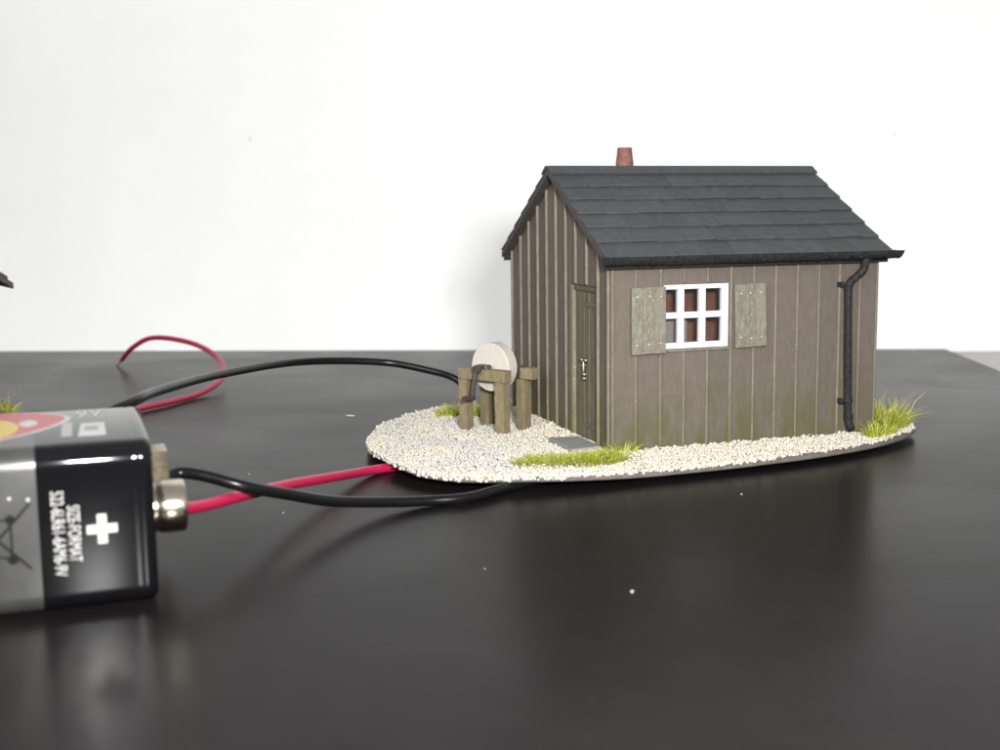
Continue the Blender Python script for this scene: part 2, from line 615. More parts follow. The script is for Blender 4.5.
for wall_o, x0, x1, dr in ((door_gable, 0.0, PT, True), (far_gable, L - PT, L, False)):
    lo = PT + 0.02
    for i in range(10):
        b0, b1 = max(GJ[i], lo) + 0.05, min(GJ[i + 1], W - lo) - 0.05
        m = MB()
        j = rnd.uniform(-0.05, 0.05) if dr else 0
        if dr and b1 > door[0] and b0 < door[1]:
            if b0 < door[0] - .3:
                m.prism(gpoly(b0, door[0] - 0.03, BOT), x0 + j, x1, 0.07, 'yz')
                m.prism(gpoly(door[0], b1, door[3]), x0 + j, x1, 0.07, 'yz')
            elif b1 > door[1] + .3:
                m.prism(gpoly(b0, door[1], door[3]), x0 + j, x1, 0.07, 'yz')
                m.prism(gpoly(door[1] + 0.03, b1, BOT), x0 + j, x1, 0.07, 'yz')
            else:
                m.prism(gpoly(b0, b1, door[3]), x0 + j, x1, 0.07, 'yz')
        else:
            m.prism(gpoly(b0, b1, BOT), x0 + j, x1, 0.07, 'yz')
        m.build('plank', M['plank'], wall_o)
    for i in range(11):
        b = GJ[i] + (0.42 if i == 0 else -0.42 if i == 10 else 0)
        wd = 0.20 + rnd.uniform(-.03, .03)
        c0 = door[3] + 0.25 if (dr and door[0] < b - wd and b + wd < door[1] - .1) else BOT + .1
        m = MB()
        pl = gpoly(b - wd, b + wd, c0)
        pl = [(p, min(q, wall_top(p) - 0.06)) for p, q in pl]
        m.prism(pl, (-0.48 if dr else L + 0.002), (0.03 if dr else L + 0.35), 0.1, 'yz')
        m.build('batten', M['batten'], wall_o)

# --- door in the gable
dr = MB().box(0.95, 1.85, door[0] + 0.1, door[1] - 0.1, -2.0, door[3] - 0.1).build('door', M['door'], hut)
nb = 5
for i in range(nb):
    y0 = door[0] + 1.0 + (door[1] - door[0] - 2.0) * i / nb
    y1 = door[0] + 1.0 + (door[1] - door[0] - 2.0) * (i + 1) / nb
    MB().box(0.62 + rnd.uniform(-.04, .04), 0.94, y0 + 0.06, y1 - 0.06, -1.9, door[3] - 0.95, 0.06).build('door_board', M['door'], dr)
MB().box(0.05, 0.93, door[1] - 0.95, door[1] - 0.12, -1.9, door[3] - 0.1, 0.06).build('door_jamb', M['batten'], dr)
MB().box(0.30, 0.93, door[0] + 0.12, door[0] + 0.95, -1.9, door[3] - 0.1, 0.06).build('door_jamb', M['door'], dr)
MB().box(0.25, 0.93, door[0] + 0.97, door[1] - 0.97, door[3] - 0.9, door[3] - 0.1, 0.06).build('door_head', M['door'], dr)
for c in (22.9, 2.3):      # strap hinges
    m = MB().box(0.36, 0.64, door[0] + 1.0, door[0] + 6.6, c - 0.34, c + 0.34, 0.07)
    m.lathe([(0.30, -0.5), (0.34, -.4), (0.34, .4), (0.30, .5)], 10, 'z', (0.5, door[0] + 1.05, c))
    m.build('hinge', M['door'], dr)
m = MB()
for (b, c, r) in ((12.9, 13.3, 0.42), (11.2, 13.4, 0.40), (12.1, 12.4, 0.36), (12.0, 10.9, 0.52), (11.9, 10.2, 0.40)):
    m.lathe([(r * .5, -0.25), (r * 0.95, -0.05), (r, 0.15), (r, 0.6)], 10, 'x', (0.2, b, c))
m.box(0.05, 0.62, 11.8, 12.3, 10.4, 13.3, 0.08)
m.build('latch', M['silver'], dr, smooth=True, auto=50)

# --- window
wn = MB()
a0, a1, c0, c1 = win
FD0, FD1 = -0.28, 0.62
wn.box(a0 + .05, a0 + .30, FD0, FD1, c0 + .05, c1 - .05, 0.05)
wn.box(a1 - 1.24, a1 - .05, FD0, FD1, c0 + .05, c1 - .05, 0.07)
wn.box(a0 + .32, a1 - 1.26, FD0, FD1, c0 + .05, c0 + 1.02, 0.07)
wn.box(a0 + .32, a1 - 1.26, FD0, FD1, c1 - .80, c1 - .05, 0.07)
window = wn.build('window', M['white'], hut)
gx0, gx1, gz0, gz1 = a0 + .32, a1 - 1.26, c0 + 1.04, c1 - .82
mx1, mx2, mz = 12.42, 16.32, 21.45
hw_ = 0.55
MB().box(mx1 - hw_, mx1 + hw_, FD0 + .03, FD1, gz0, gz1, 0.06).build('glazing_bar', M['white'], window)
MB().box(mx2 - hw_, mx2 + hw_, FD0 + .03, FD1, gz0, gz1, 0.06).build('glazing_bar', M['white'], window)
for (x0, x1) in ((gx0, mx1 - hw_), (mx1 + hw_, mx2 - hw_), (mx2 + hw_, gx1)):
    MB().box(x0 + .01, x1 - .01, FD0 + .05, FD1, mz - 0.50, mz + 0.50, 0.06).build('glazing_bar', M['white'], window)
    for (z0, z1) in ((gz0, mz - .51), (mz + .51, gz1)):
        MB().box(x0 + .01, x1 - .01, 0.30, 0.42, z0 + .01, z1 - .01).build('pane', M['glass'], window)
MB().box(a0 - 0.1, a1 + 0.15, -0.42, 0.02, c0 - 0.42, c0 - 0.02, 0.08).build('window_sill', M['shutter'], window)

# --- what can be glimpsed through the panes
MB().box(2.2, L - 2.2, 7.2, 8.0, -0.2, EV - 1.5).build('inner_partition', M['inside'], hut)
MB().box(5.0, 15.9, 4.0, 6.8, 9.0, 21.2, 0.3).build('inner_box', M['inner_grey'], hut)

# --- shutters: three boards each with two rows of nail heads
for (s0, s1, z0, z1, rot) in ((3.25, 9.3, 15.45, 26.25, 0.0), (21.95, 27.75, 15.75, 26.3, -0.022)):
    cx, cz = (s0 + s1) / 2, (z0 + z1) / 2
    sh = MB().box(s0 - cx + .15, s1 - cx - .15, -0.55, -0.36, z0 - cz + 0.3, z1 - cz - 0.3)
    sh = sh.build('shutter', M['shutter'], hut, loc=(cx, 0, cz), rot=(0, rot, 0))
    wdt = (s1 - s0) / 3
    for k in range(3):
        x0, x1 = s0 - cx + wdt * k, s0 - cx + wdt * (k + 1)
        dz = rnd.uniform(-.05, .05)
        bo = MB().box(x0 + .015, x1 - .015, -1.12 + rnd.uniform(-.03, .03), -0.56, z0 - cz + dz, z1 - cz + dz, 0.08).build('shutter_board', M['shutter'], sh)
        m = MB()
        for zz in (z1 - cz - 1.55, z0 - cz + 1.6):
            m.lathe([(0.17, -0.03), (0.2, -0.08), (0.14, -0.14), (0.04, -.17)], 8, 'y', ((x0 + x1) / 2 + rnd.uniform(-.15, .15), -1.1, zz + rnd.uniform(-.1, .1)))
        m.build('nail_head', M['nail'], sh, smooth=True)

# --- roof
A0, A1 = -ROV, L + ROV - 0.35


def deck(sign, name):
    """sign -1 front slope, +1 rear slope"""
    bm_ = W / 2
    be = -EOV if sign < 0 else W + EOV
    m = MB()
    poly = [(bm_ + sign * 0.02, top_at(bm_) - T_SL), (be, top_at(be) - T_SL), (be, top_at(be) - T_DK), (bm_ + sign * 0.02, top_at(bm_) - T_DK)]
    m.prism(poly, A0, A1, 0.08, 'yz')
    return m.build(name, M['roof_edge'], hut)


decks = [deck(-1, 'roof'), deck(1, 'roof')]
SLEN = (W / 2 + EOV) / math.cos(TH)
CAPW = 2.4
NC = 6
EXPO = (SLEN - CAPW) / NC
for sgn, dk in ((-1, decks[0]), (1, decks[1])):
    for k in range(NC):
        s_top = CAPW + EXPO * k - 1.0            # starts under the course above
        s_bot = CAPW + EXPO * (k + 1)
        x = A0 - (2.6 if k % 2 else 0.0)
        while x < A1:
            wd = 5.6 + rnd.uniform(-.75, .75)
            x0, x1 = max(x, A0 - 0.03), min(x + wd, A1 + 0.03)
            if A1 - x1 < 1.2:
                x1 = A1 + 0.03
                x = 1e9
            x += wd
            if x1 - x0 < 0.8:
                continue
            jb = rnd.uniform(-.16, .16) if k < NC - 1 else rnd.uniform(-.04, .06)
            jl = rnd.uniform(-.09, .09)
            lift = rnd.uniform(0, .05)
            m = MB()

            def pt(xx, s, h):
                b = W / 2 + sgn * (s * math.cos(TH) + h * math.sin(TH))
                c = top_at(W / 2) - T_SL - s * math.sin(TH) + h * math.cos(TH)
                return (xx, b, c)
            g = 0.03
            rs = []
            for (s, h0, h1) in ((s_top, 0.03, 0.16), (s_bot + jb - .08, 0.28 + lift, 0.52 + lift), (s_bot + jb, 0.28 + lift, 0.44 + lift)):
                rs.append([pt(x0 + g, s + (jl if s > s_top else 0), h0), pt(x1 - g, s - (jl if s > s_top else 0), h0),
                           pt(x1 - g, s - (jl if s > s_top else 0), h1), pt(x0 + g, s + (jl if s > s_top else 0), h1)])
            m.rings(rs)
            m.build('slate', M['slate'], dk)
# ridge capping
m = MB()
h = 0.72
pts = []
for (s, hh, sg) in ((CAPW + .15, 0.34, -1), (CAPW + .15, h, -1), (0.35, h + .12, -1), (0.35, h + .12, 1), (CAPW + .15, h, 1), (CAPW + .15, 0.34, 1)):
    b = W / 2 + sg * (s * math.cos(TH) + hh * math.sin(TH))
    c = top_at(W / 2) - T_SL - s * math.sin(TH) + hh * math.cos(TH)
    pts.append((b, c))
inner = [(W / 2 + 0.3, top_at(W / 2) - T_SL + .12), (W / 2 - .3, top_at(W / 2) - T_SL + .12)]
poly = pts + inner
ends = []
for X in (A0 - .1, A1 + .12):
    ends.append([(X, p[0], p[1]) for p in poly])
m.rings(ends, cap=False)
for e, k in ((0, 0), (1, 8)):
    m.f += [tuple(k + i for i in q) for q in ((0, 1, 2, 7), (7, 2, 3, 6), (6, 3, 4, 5))]
m.build('ridge_cap', M['slate'], decks[0])

# fascia and rear fascia
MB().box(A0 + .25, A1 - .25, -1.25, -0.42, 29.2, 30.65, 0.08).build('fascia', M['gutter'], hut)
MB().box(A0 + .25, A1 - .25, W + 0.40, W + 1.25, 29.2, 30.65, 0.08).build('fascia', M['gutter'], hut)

# gutter: half round trough
GB, GC, GR = -2.62, 31.25, 1.3
m = MB()
rs = []
for i in range(61):
    a = -2.15 + (52.2 + 2.15) * i / 60
    r = GR + 0.05 * math.sin(i * 2.1) + rnd.uniform(-.025, .025)
    if i == 60:
        r = GR * 0.98
    ring = []
    for k in range(11):
        an = math.pi + math.pi * k / 10
        dx = 0.35 * (1 + math.sin(an)) if i == 60 else 0
        ring.append((a + dx, GB + r * math.cos(an), GC + r * math.sin(an) * 1.1 + 0.03 * math.sin(i * 0.37)))
    for k in range(11):
        an = 2 * math.pi - math.pi * k / 10
        ri = r * 0.78
        dx = 0.35 * (1 + math.sin(an)) if i == 60 else 0
        ring.append((a + dx, GB + ri * math.cos(an), GC + ri * math.sin(an) * 1.1 + 0.03 * math.sin(i * 0.37)))
    rs.append(ring)
m.rings(rs, cap=False)
n = 22
for base in (0, 60 * n):
    for k in range(10):
        m.f.append((base + k, base + k + 1, base + 20 - k, base + 21 - k))
gut = m.build('gutter', M['gutter'], hut, smooth=True, auto=50)
MB().prism([(GB - GR * .75, GC - .05), (GB - GR * .6, GC - GR * .6), (GB, GC - GR * 1.0), (GB + GR * .6, GC - GR * .6), (GB + GR * .75, GC - .05)], -2.05, -1.6, 0, 'yz').build('stop_end', M['gutter'], gut)

# downpipe with swan neck
PB = -1.35
m = MB()
m.tube([(45.75, GB + .1, 30.3), (45.75, GB + .15, 28.9), (45.45, GB + .35, 27.9), (44.7, -1.75, 27.0), (43.75, -1.45, 26.1), (43.35, PB, 25.2), (43.35, PB, 23.6),
        (43.5, PB - .05, 15), (43.8, PB, 6), (43.95, PB, 2.6), (44.05, PB - .3, 1.4), (44.1, PB - .85, 0.75)], lambda t_: 0.67 + 0.02 * math.sin(t_ * 40), 14, 6)
pipe = m.build('downpipe', M['gutter'], hut, smooth=True, auto=60)
for (a, c) in ((42.95, 25.6), (43.35, 5.6)):
    m = MB()
    m.lathe([(0.76, -0.36), (0.82, -.28), (0.82, .28), (0.76, .36)], 14, 'z', (a + .42, PB, c))
    m.box(a - 1.05, a - .3, PB - .15, -0.02, c - .42, c + .42, 0.1)
    m.build('pipe_bracket', M['gutter'], pipe, smooth=True, auto=40)
m = MB()
m.lathe([(0.72, -0.7), (0.8, -0.55), (0.8, .25), (0.72, .35)], 14, 'z', (43.98, PB, 3.0))
m.build('pipe_collar', M['gutter'], pipe, smooth=True, auto=40)

# chimney pot behind the ridge
CX, CB = 14.95, 27.6
zc = top_at(CB)
ch = MB()
ch.lathe([(1.62, zc - 2.6), (1.62, 46.9), (1.6, 47.4), (1.52, 47.9), (1.36, 49.3), (1.34, 49.75), (1.26, 49.9), (0.9, 49.9), (0.85, 48.6)], 20, 'z', (CX, CB, 0))
pot = ch.build('chimney_pot', M['terracotta'], decks[1], smooth=True, auto=40)
MB().lathe([(2.5, zc - 1.9), (2.3, zc + .3), (1.9, zc + 1.2), (1.63, zc + 1.7)], 16, 'z', (CX, CB, 0)).build('mortar_flaunching', M['mortar'], pot, smooth=True)

# ------------------------------------------------------------------ scenic base with gravel
OUT = [(-35.9, 16), (-35.4, 6), (-33.2, -3.2), (-28.5, -10.2), (-21.5, -13.7), (-13.5, -15.0), (-4.0, -15.1), (8.4, -14.5), (20, -13.5),
       (32, -11.7), (43.2, -8.7), (53.0, -4.2), (59.3, .6), (61.2, 4.5), (60.2, 9.5), (58.2, 18), (57, 30), (55, 43), (49, 52), (36, 57), (18, 60), (2, 60.2), (-9.5, 57.5),
       (-16.5, 53.2), (-24, 46.8), (-30, 38), (-34, 27)]


def catmull_closed(pts, sub=8):
    out = []
    n_ = len(pts)
    for i in range(n_):
        p0, p1, p2, p3 = [Vector(pts[(i + k) % n_]) for k in (-1, 0, 1, 2)]
        for k in range(sub):
            tt = k / sub
            out.append(0.5 * ((2 * p1) + (p2 - p0) * tt + (2 * p0 - 5 * p1 + 4 * p2 - p3) * tt * tt + (3 * p1 - p0 - 3 * p2 + p3) * tt ** 3))
    return out


outline = catmull_closed(OUT)
base = thing('scenic_base', 'oval card base covered in pale gravel under the hut', 'base', (HX, HY, 0), HYAW)
m = MB()
C0 = Vector((12, 20))


def lift(x, y):
    """the card is pushed up a little where the wires run under it"""
    l1 = 0.80 * math.exp(-((x + 22) / 15) ** 2) * min(1, max(0, (10 - y) / 14))
    l2 = 0.75 * math.exp(-((x + 36) / 14) ** 2 - ((y - 5) / 13) ** 2)
    return max(l1, l2)


def ring_at(z, k, wob=0.0):
    return [(x, y, zz + lift(x, y)) for (x, y, zz) in flat_ring(z, k, wob)]


def flat_ring(z, k, wob=0.0):
    return [(C0.x + (p.x - C0.x) * (1 + (k + wob * math.sin(i * 1.7) * .5 + wob * math.sin(i * .61)) / max((p - C0).length, 1)),
             C0.y + (p.y - C0.y) * (1 + (k + wob * math.sin(i * 1.7) * .5 + wob * math.sin(i * .61)) / max((p - C0).length, 1)), z) for i, p in enumerate(outline)]


m.rings([ring_at(0.68, -1.2), ring_at(0.74, -.2), ring_at(0.95, 0.0, .04), ring_at(1.3, -.03, .05), ring_at(1.55, -0.35, .06), ring_at(1.5, -1.6), flat_ring(1.2, -9)])
card = m.build('card', M['card'], base, smooth=True, auto=30)


def inside(px, py, poly):
    c = False
    j = len(poly) - 1
    for i in range(len(poly)):
        xi, yi, xj, yj = poly[i].x, poly[i].y, poly[j].x, poly[j].y
        if (yi > py) != (yj > py) and px < (xj - xi) * (py - yi) / (yj - yi) + xi:
            c = not c
        j = i
    return c


# underlayer of glue-bound grit, then single grains
ico_v, ico_f = [], []
bm = bmesh.new()
bmesh.ops.create_icosphere(bm, subdivisions=1, radius=1)
bm.verts.ensure_lookup_table()
ico_v = [tuple(v.co) for v in bm.verts]
ico_f = [tuple(v.index for v in f.verts) for f in bm.faces]
bm.free()
step_poly = [(-6.7, 1.5), (-0.1, 1.5), (-0.1, 13.2), (-6.3, 13.2)]
gr = random.Random(11)
gm = MB()
gm.rings([ring_at(1.3, -0.75, .1), ring_at(1.62, -1.1, .15), ring_at(1.68, -4), flat_ring(1.66, -15)])
small = [p for p in ring_at(0, -0.15, .12)]
small = [Vector((p[0], p[1])) for p in small]


def mound(x, y):
    """gravel height over the card: thicker heap left of the hut"""
    hgt = 2.02 + 0.8 * lift(x, y) + 0.12 * math.sin(x * .31 + 1) * math.sin(y * .27) + 0.10 * math.sin(x * .9) * math.cos(y * 1.1)
    if -12 < x < 0 and y > 12:
        hgt += 0.5 * max(0, 1 - abs(x) / 7.0)
    return hgt


vv, ff = [], []
cnt = 0
for layer in range(2):
    tries = 40000 if layer == 0 else 30000
    for _ in range(tries):
        x, y = gr.uniform(-37, 62), gr.uniform(-16, 61)
        if 0.9 < x < L - .9 and 0.9 < y < W - .9:
            continue
        if y > 50 and x > -5:
            if gr.random() < 0.5:
                continue
        if -0.1 > x > -6.2 and 2.0 < y < 12.8:
            continue
        if not inside(x, y, small):
            continue
        r = gr.uniform(0.13, 0.25) if gr.random() < .9 else gr.uniform(0.25, 0.38)
        z = mound(x, y) - 0.25 + layer * 0.22 + gr.uniform(-.18, .14)
        # thin towards the rim
        k0 = len(vv)
        sx, sy, sz = r * gr.uniform(.8, 1.25), r * gr.uniform(.8, 1.25), r * gr.uniform(.7, 1.1)
        an = gr.uniform(0, 6.28)
        ca, sa = math.cos(an), math.sin(an)
        for (a, b, c) in ico_v:
            a, b, c = a * sx * gr.uniform(.85, 1.15), b * sy * gr.uniform(.85, 1.15), c * sz * gr.uniform(.85, 1.15)
            vv.append((x + a * ca - b * sa, y + a * sa + b * ca, z + c))
        ff += [tuple(i + k0 for i in q) for q in ico_f]
        cnt += 1
for i_, p in enumerate(outline):          # grains clinging to the rim on the near left side
    if p.x > 22 or p.y > 34:
        continue
    q_ = outline[(i_ + 1) % len(outline)]
    for _ in range(26 if p.x < -14 else 12):
        tt = gr.random()
        off = gr.uniform(-.9, .22)
        dv = (p - C0).normalized()
        x, y = p.x + (q_.x - p.x) * tt + dv.x * off, p.y + (q_.y - p.y) * tt + dv.y * off
        r = gr.uniform(.16, .36)
        z = gr.uniform(1.15 if p.x < -14 else 1.5, 1.95) + lift(x, y) * .9
        k0 = len(vv)
        for (a, b, c) in ico_v:
            vv.append((x + a * r * gr.uniform(.8, 1.2), y + b * r * gr.uniform(.8, 1.2), z + c * r * gr.uniform(.8, 1.2)))
        ff += [tuple(i + k0 for i in q) for q in ico_f]
gm.add(vv, ff)
grav = gm.build('gravel', M['gravel'], base, smooth=True, auto=75)
grav['kind'] = 'stuff'

# ------------------------------------------------------------------ doorstep
st = MB()
st.prism([(-6.25, 1.55), (-0.55, 2.3), (-0.55, 12.3), (-5.9, 12.85)], 1.5, 2.55, 0.12, 'xy')
o = st.build('doorstep', M['stone_slab'], None, loc=(HX, HY, 0), rot=(0, 0, HYAW))
tag(o, 'flat grey stone slab lying before the hut door', 'doorstep')

# ------------------------------------------------------------------ treadle grindstone
GX, GY = -1.0, 212.8
gs = thing('grindstone', 'pale round grindstone with crank on an olive timber frame', 'grindstone', (GX, GY, ZB), R(-40))
FH = 11.0
for sx in (-1, 1):
    for sy in (-1, 1):
        x, y = sx * 4.3, sy * 2.95
        MB().prism([(x - .95, y - .9), (x + .95, y - .9), (x + .95, y + .9), (x - .95, y + .9)], -0.8, FH - 2.05 if sx > 0 else FH - 2.05, 0.1, 'xy').build('leg', M['olive_wood'], gs)
rails = []
for sy in (-1, 1):
    y = sy * 2.95
    rails.append(MB().box(-5.35, 5.55 if sy < 0 else 6.9, y - 1.05, y + 1.05, FH - 2.04, FH, 0.12).build('rail', M['olive_wood'], gs))
MB().box(-5.30, -3.6, -1.88, 1.88, FH - 1.85, FH - .15, 0.1).build('cross_rail', M['olive_wood'], gs)
m = MB()
Rw = 4.35
m.lathe([(0.5, -1.22), (Rw - .12, -1.22), (Rw, -1.1), (Rw, 1.1), (Rw - .12, 1.22), (0.5, 1.22)], 56, 'y', (0, 0, FH + 0.1))
wheel = m.build('wheel', M['grindstone'], gs, smooth=True, auto=35)
m = MB()
m.tube([(0, -5.0, FH + .1), (0, 4.6, FH + .1)], 0.45, 12, smooth=False)
axle = m.build('axle', M['iron'], gs, smooth=True, auto=40)
for sy in (-1, 1):
    y = sy * 2.95
    m = MB()
    m.prism([(-1.35, FH + 0.004), (1.35, FH + .004), (1.0, FH + .75), (-1.0, FH + .75)], y - .75, y + .75, 0.12, 'xz')
    m.build('bearing', M['iron'], gs)
m = MB()
m.box(3.0, 4.5, 1.84, 4.06, FH - 2.1, FH + 0.09, 0.1)
m.build('dark_rail_band', M['iron'], rails[1])  # dark band round the far rail, same material as the axle
m = MB()
m.tube([(0.0, -4.75, FH + .1), (-.35, -4.95, FH - 1.2), (-.75, -5.0, FH - 3.2), (-1.0, -4.95, FH - 4.9)], 0.43, 10)
m.lathe([(0.75, -5.25), (0.8, -5.1), (0.8, -4.5), (0.75, -4.4)], 14, 'y', (0, 0, FH + .1))
crank = m.build('crank', M['iron'], gs, smooth=True, auto=50)
m = MB()
m.tube([(-1.0, -4.6, FH - 5.0), (-1.05, -7.2, FH - 5.05)], 0.52, 12, smooth=False)
m.build('crank_handle', M['iron'], crank, smooth=True, auto=40)


# ------------------------------------------------------------------ grass tufts
def tuft(name, label, centre_list, n, hmin, hmax, lean, seed, long_n=0, long_h=8.0, frame=(HX, HY, HYAW), z=2.1):
    """centre_list: (x, y, rx, ry) ellipses in the base's frame"""
    g = random.Random(seed)
    verts, faces, tone = [], [], []
    for i in range(n + long_n):
        cx, cy, rx, ry = g.choice(centre_list)
        a, q = g.uniform(0, 6.283), math.sqrt(g.random())
        x, y = cx + rx * q * math.cos(a), cy + ry * q * math.sin(a)
        lng = i >= n
        hgt = (g.uniform(.75, 1) * long_h) if lng else g.uniform(hmin, hmax) * (1 - 0.45 * q * q)
        out = Vector((rx * q * math.cos(a), ry * q * math.sin(a)))
        out = out.normalized() if out.length > .01 else Vector((1, 0))
        d = Vector((out.x * lean * (0.3 + q) + g.gauss(0, .35), out.y * lean * (0.3 + q) + g.gauss(0, .35)))
        if lng:
            d = Vector((abs(out.x) * .9 + g.uniform(-.2, .5), out.y * .6 + g.uniform(-.3, .3))) if g.random() < .8 else d
        wv = g.uniform(0, 6.283)
        wd = g.uniform(.075, .13) * (0.75 if lng else 1)
        ox, oy = math.cos(wv) * wd, math.sin(wv) * wd
        k = len(verts)
        tn = g.uniform(.8, 1) if lng else min(1, max(0, g.gauss(.46, .27)))
        nseg = 3
        for s in range(nseg + 1):
            tt = s / nseg
            px, py = x + d.x * hgt * tt * tt * .9, y + d.y * hgt * tt * tt * .9
            pz = z + hgt * (tt - 0.22 * d.length * tt * tt)
            w_ = 1 - 0.75 * tt
            verts += [(px - ox * w_, py - oy * w_, pz), (px + ox * w_, py + oy * w_, pz)]
            tone += [min(1, tn + .18 * tt)] * 2
        for s in range(nseg):
            faces.append((k + 2 * s, k + 2 * s + 1, k + 2 * s + 3, k + 2 * s + 2))
    me = bpy.data.meshes.new(name)
    me.from_pydata([(p[0] * S, p[1] * S, p[2] * S) for p in verts], [], faces)
    at = me.attributes.new('tone', 'FLOAT', 'POINT')
    at.data.foreach_set('value', tone)
    me.materials.append(M['grass'])
    o_ = place(name, me, None, (frame[0], frame[1], 0), (0, 0, frame[2]))
    tag(o_, label, None, None, 'stuff')
    return o_


tuft('grass', 'low yellow green grass patch on gravel before the doorstep',
     [(-15.0, -6.3, 3.4, 2.6), (-11.5, -6.8, 3.4, 3.2), (-8, -7.4, 3.2, 3.4), (-5.2, -7.6, 2.8, 3.2), (-3.0, -6.6, 2.2, 2.8)], 2500, 1.0, 2.7, 1.0, 21, z=1.95)
tuft('grass', 'bright green grass clump at the right end of the base',
     [(54.3, 2.0, 2.9, 2.6), (57.2, 3.6, 2.2, 2.6), (52.6, 2.6, 1.6, 2.0)], 820, 2.2, 6.0, .8, 22, 16, 8.6, z=1.8)
tuft('grass', 'sparse green grass wisps below the downpipe',
     [(47.6, -4.4, 2.6, 1.3), (50.2, -3.2, 1.7, 1.6)], 330, 1.4, 3.4, .8, 23, 5, 4.6, z=1.9)
tuft('grass', 'small dark green grass clump behind the grindstone',
     [(-13.2, 44.5, 3.6, 1.6), (-9.0, 41.5, 2.6, 1.8)], 700, 1.4, 3.2, .6, 24, 7, 5.0, z=1.9)
tuft('grass', 'a few thin grass blades at the hut corner foot',
     [(1.5, -1.3, 2.8, .6)], 70, 1.0, 2.6, .8, 25, 0, 4.0, z=1.9)


# ------------------------------------------------------------------ battery
BX, BY, BYAW = -36.32, 122.39, 0.3374
bat = thing('nine_volt_battery', 'black and silver block battery lying on its wide side', 'battery', (BX, BY, 0), BYAW)
BD, BH = 26.5, 17.5


def rrect(x, ins, rad, seg=7):
    out = []
    y0, y1, z0, z1 = ins, BD - ins, ins, BH - ins
    for (cy, cz, st_) in ((y1 - rad, z1 - rad, 0), (y0 + rad, z1 - rad, 90), (y0 + rad, z0 + rad, 180), (y1 - rad, z0 + rad, 270)):
        for k in range(seg + 1):
            a = R(st_ + 90 * k / seg)
            out.append((x, cy + rad * math.cos(a), cz + rad * math.sin(a)))
    return out


m = MB()
m.rings([rrect(-48.5, 0.9, 1.4), rrect(-48.3, .35, 1.9), rrect(-47.6, .02, 2.2), rrect(-11.45, .02, 2.2)])
m.build('silver_sleeve', M['batt_silver'], bat, smooth=True, auto=40)
m = MB()
m.rings([rrect(-11.44, 0.0, 2.2), rrect(-2.1, 0.0, 2.2), rrect(-1.75, .07, 2.15), rrect(-1.4, .0, 2.2), rrect(-.7, 0.02, 2.2), rrect(-.2, .25, 2.0), rrect(0, .65, 1.6), rrect(-.05, 1.5, 1.2), rrect(-.5, 1.6, 1.2)])
bband = m.build('black_sleeve', M['batt_black'], bat, smooth=True, auto=45)
MB().prism([(1.8, 1.8), (BD - 1.8, 1.8), (BD - 1.8, BH - 1.8), (1.8, BH - 1.8)], -.6, -.15, 0.05, 'yz').build('end_plate', M['batt_end'], bat)
# terminals: round stud (near) and hexagonal socket (far)
m = MB()
m.lathe([(3.0, -.15), (3.0, .2), (2.72, .3), (2.72, .6), (2.85, .9), (2.9, 1.6), (2.9, 3.2), (2.8, 3.5), (2.55, 3.65), (2.1, 3.7), (1.9, 3.4), (1.2, 3.3)], 32, 'x', (0, 6.9, 8.75))
m.build('positive_terminal', M['nickel'], bat, smooth=True, auto=35)
m = MB()
prof = [(5.0, -.15), (5.0, .25), (4.9, .3), (4.95, .7), (5.0, 2.3), (4.9, 2.55), (4.3, 2.6), (3.4, .8)]
rs = []
for (rr, hh) in prof:
    ring = []
    for k in range(6):
        for sub_ in range(4):
            a = math.pi * 2 * (k + sub_ / 4) / 6
            # hexagon radius
            loc_a = a % (math.pi / 3) - math.pi / 6
            rh = rr * (math.cos(math.pi / 6) / math.cos(loc_a)) if hh > .5 else rr
            ring.append((hh, 19.6 + rh * math.cos(a), 8.75 + rh * math.sin(a)))
    rs.append(ring)
m.rings(rs)
m.build('negative_terminal', M['brass'], bat, smooth=True, auto=25)


# printed marks on the battery
def flat(name, poly, z, material, parent=bat):
    MB().prism(poly, z - .012, z, 0, 'xy').build(name, material, parent)


def front_poly(name, rects, material, parent=bat, y=-.03):
    mm = MB()
    for r in rects:
        mm.prism(r, y, y + .028, 0, 'xz')
    return mm.build(name, material, parent)


def bar2(x0, z0, x1, z1, wd):
    d = Vector((x1 - x0, z1 - z0)).normalized()
    nn = Vector((-d.y, d.x)) * wd / 2
    return [(x0 - nn.x, z0 - nn.y), (x1 - nn.x, z1 - nn.y), (x1 + nn.x, z1 + nn.y), (x0 + nn.x, z0 + nn.y)]


px_, pz_ = -5.35, 8.6
front_poly('plus_sign', [[(px_ - 1.5, pz_ - .46), (px_ - .47, pz_ - .46), (px_ - .47, pz_ + .46), (px_ - 1.5, pz_ + .46)],
                         [(px_ + .47, pz_ - .46), (px_ + 1.5, pz_ - .46), (px_ + 1.5, pz_ + .46), (px_ + .47, pz_ + .46)],
                         [(px_ - .46, pz_ - 1.55), (px_ + .46, pz_ - 1.55), (px_ + .46, pz_ + 1.55), (px_ - .46, pz_ + 1.55)]], M['print_white'])


def front_text(body, x, z, length, height):
    v, f_ = text_mesh(body, 1.0)
    xs = [p[0] for p in v]
    ys = [p[1] for p in v]
    kx, ky = length / (max(xs) - min(xs)), height / (max(ys) - min(ys))
    mx_, my_ = (max(xs) + min(xs)) / 2, (max(ys) + min(ys)) / 2
    mm = MB()
    # reads downwards: text x -> -z, text y -> +x
    mm.add([(x + (p[1] - my_) * ky, -.02 - p[2] * .3, z - (p[0] - mx_) * kx) for p in v], f_)
    mm.build('lettering', M['print_white'], bat)


front_text('522-6LR61-6AM6-9V', -9.55, 8.45, 8.9, 1.25)
front_text('SIZE-FORMAT', -8.05, 8.35, 5.9, 1.2)

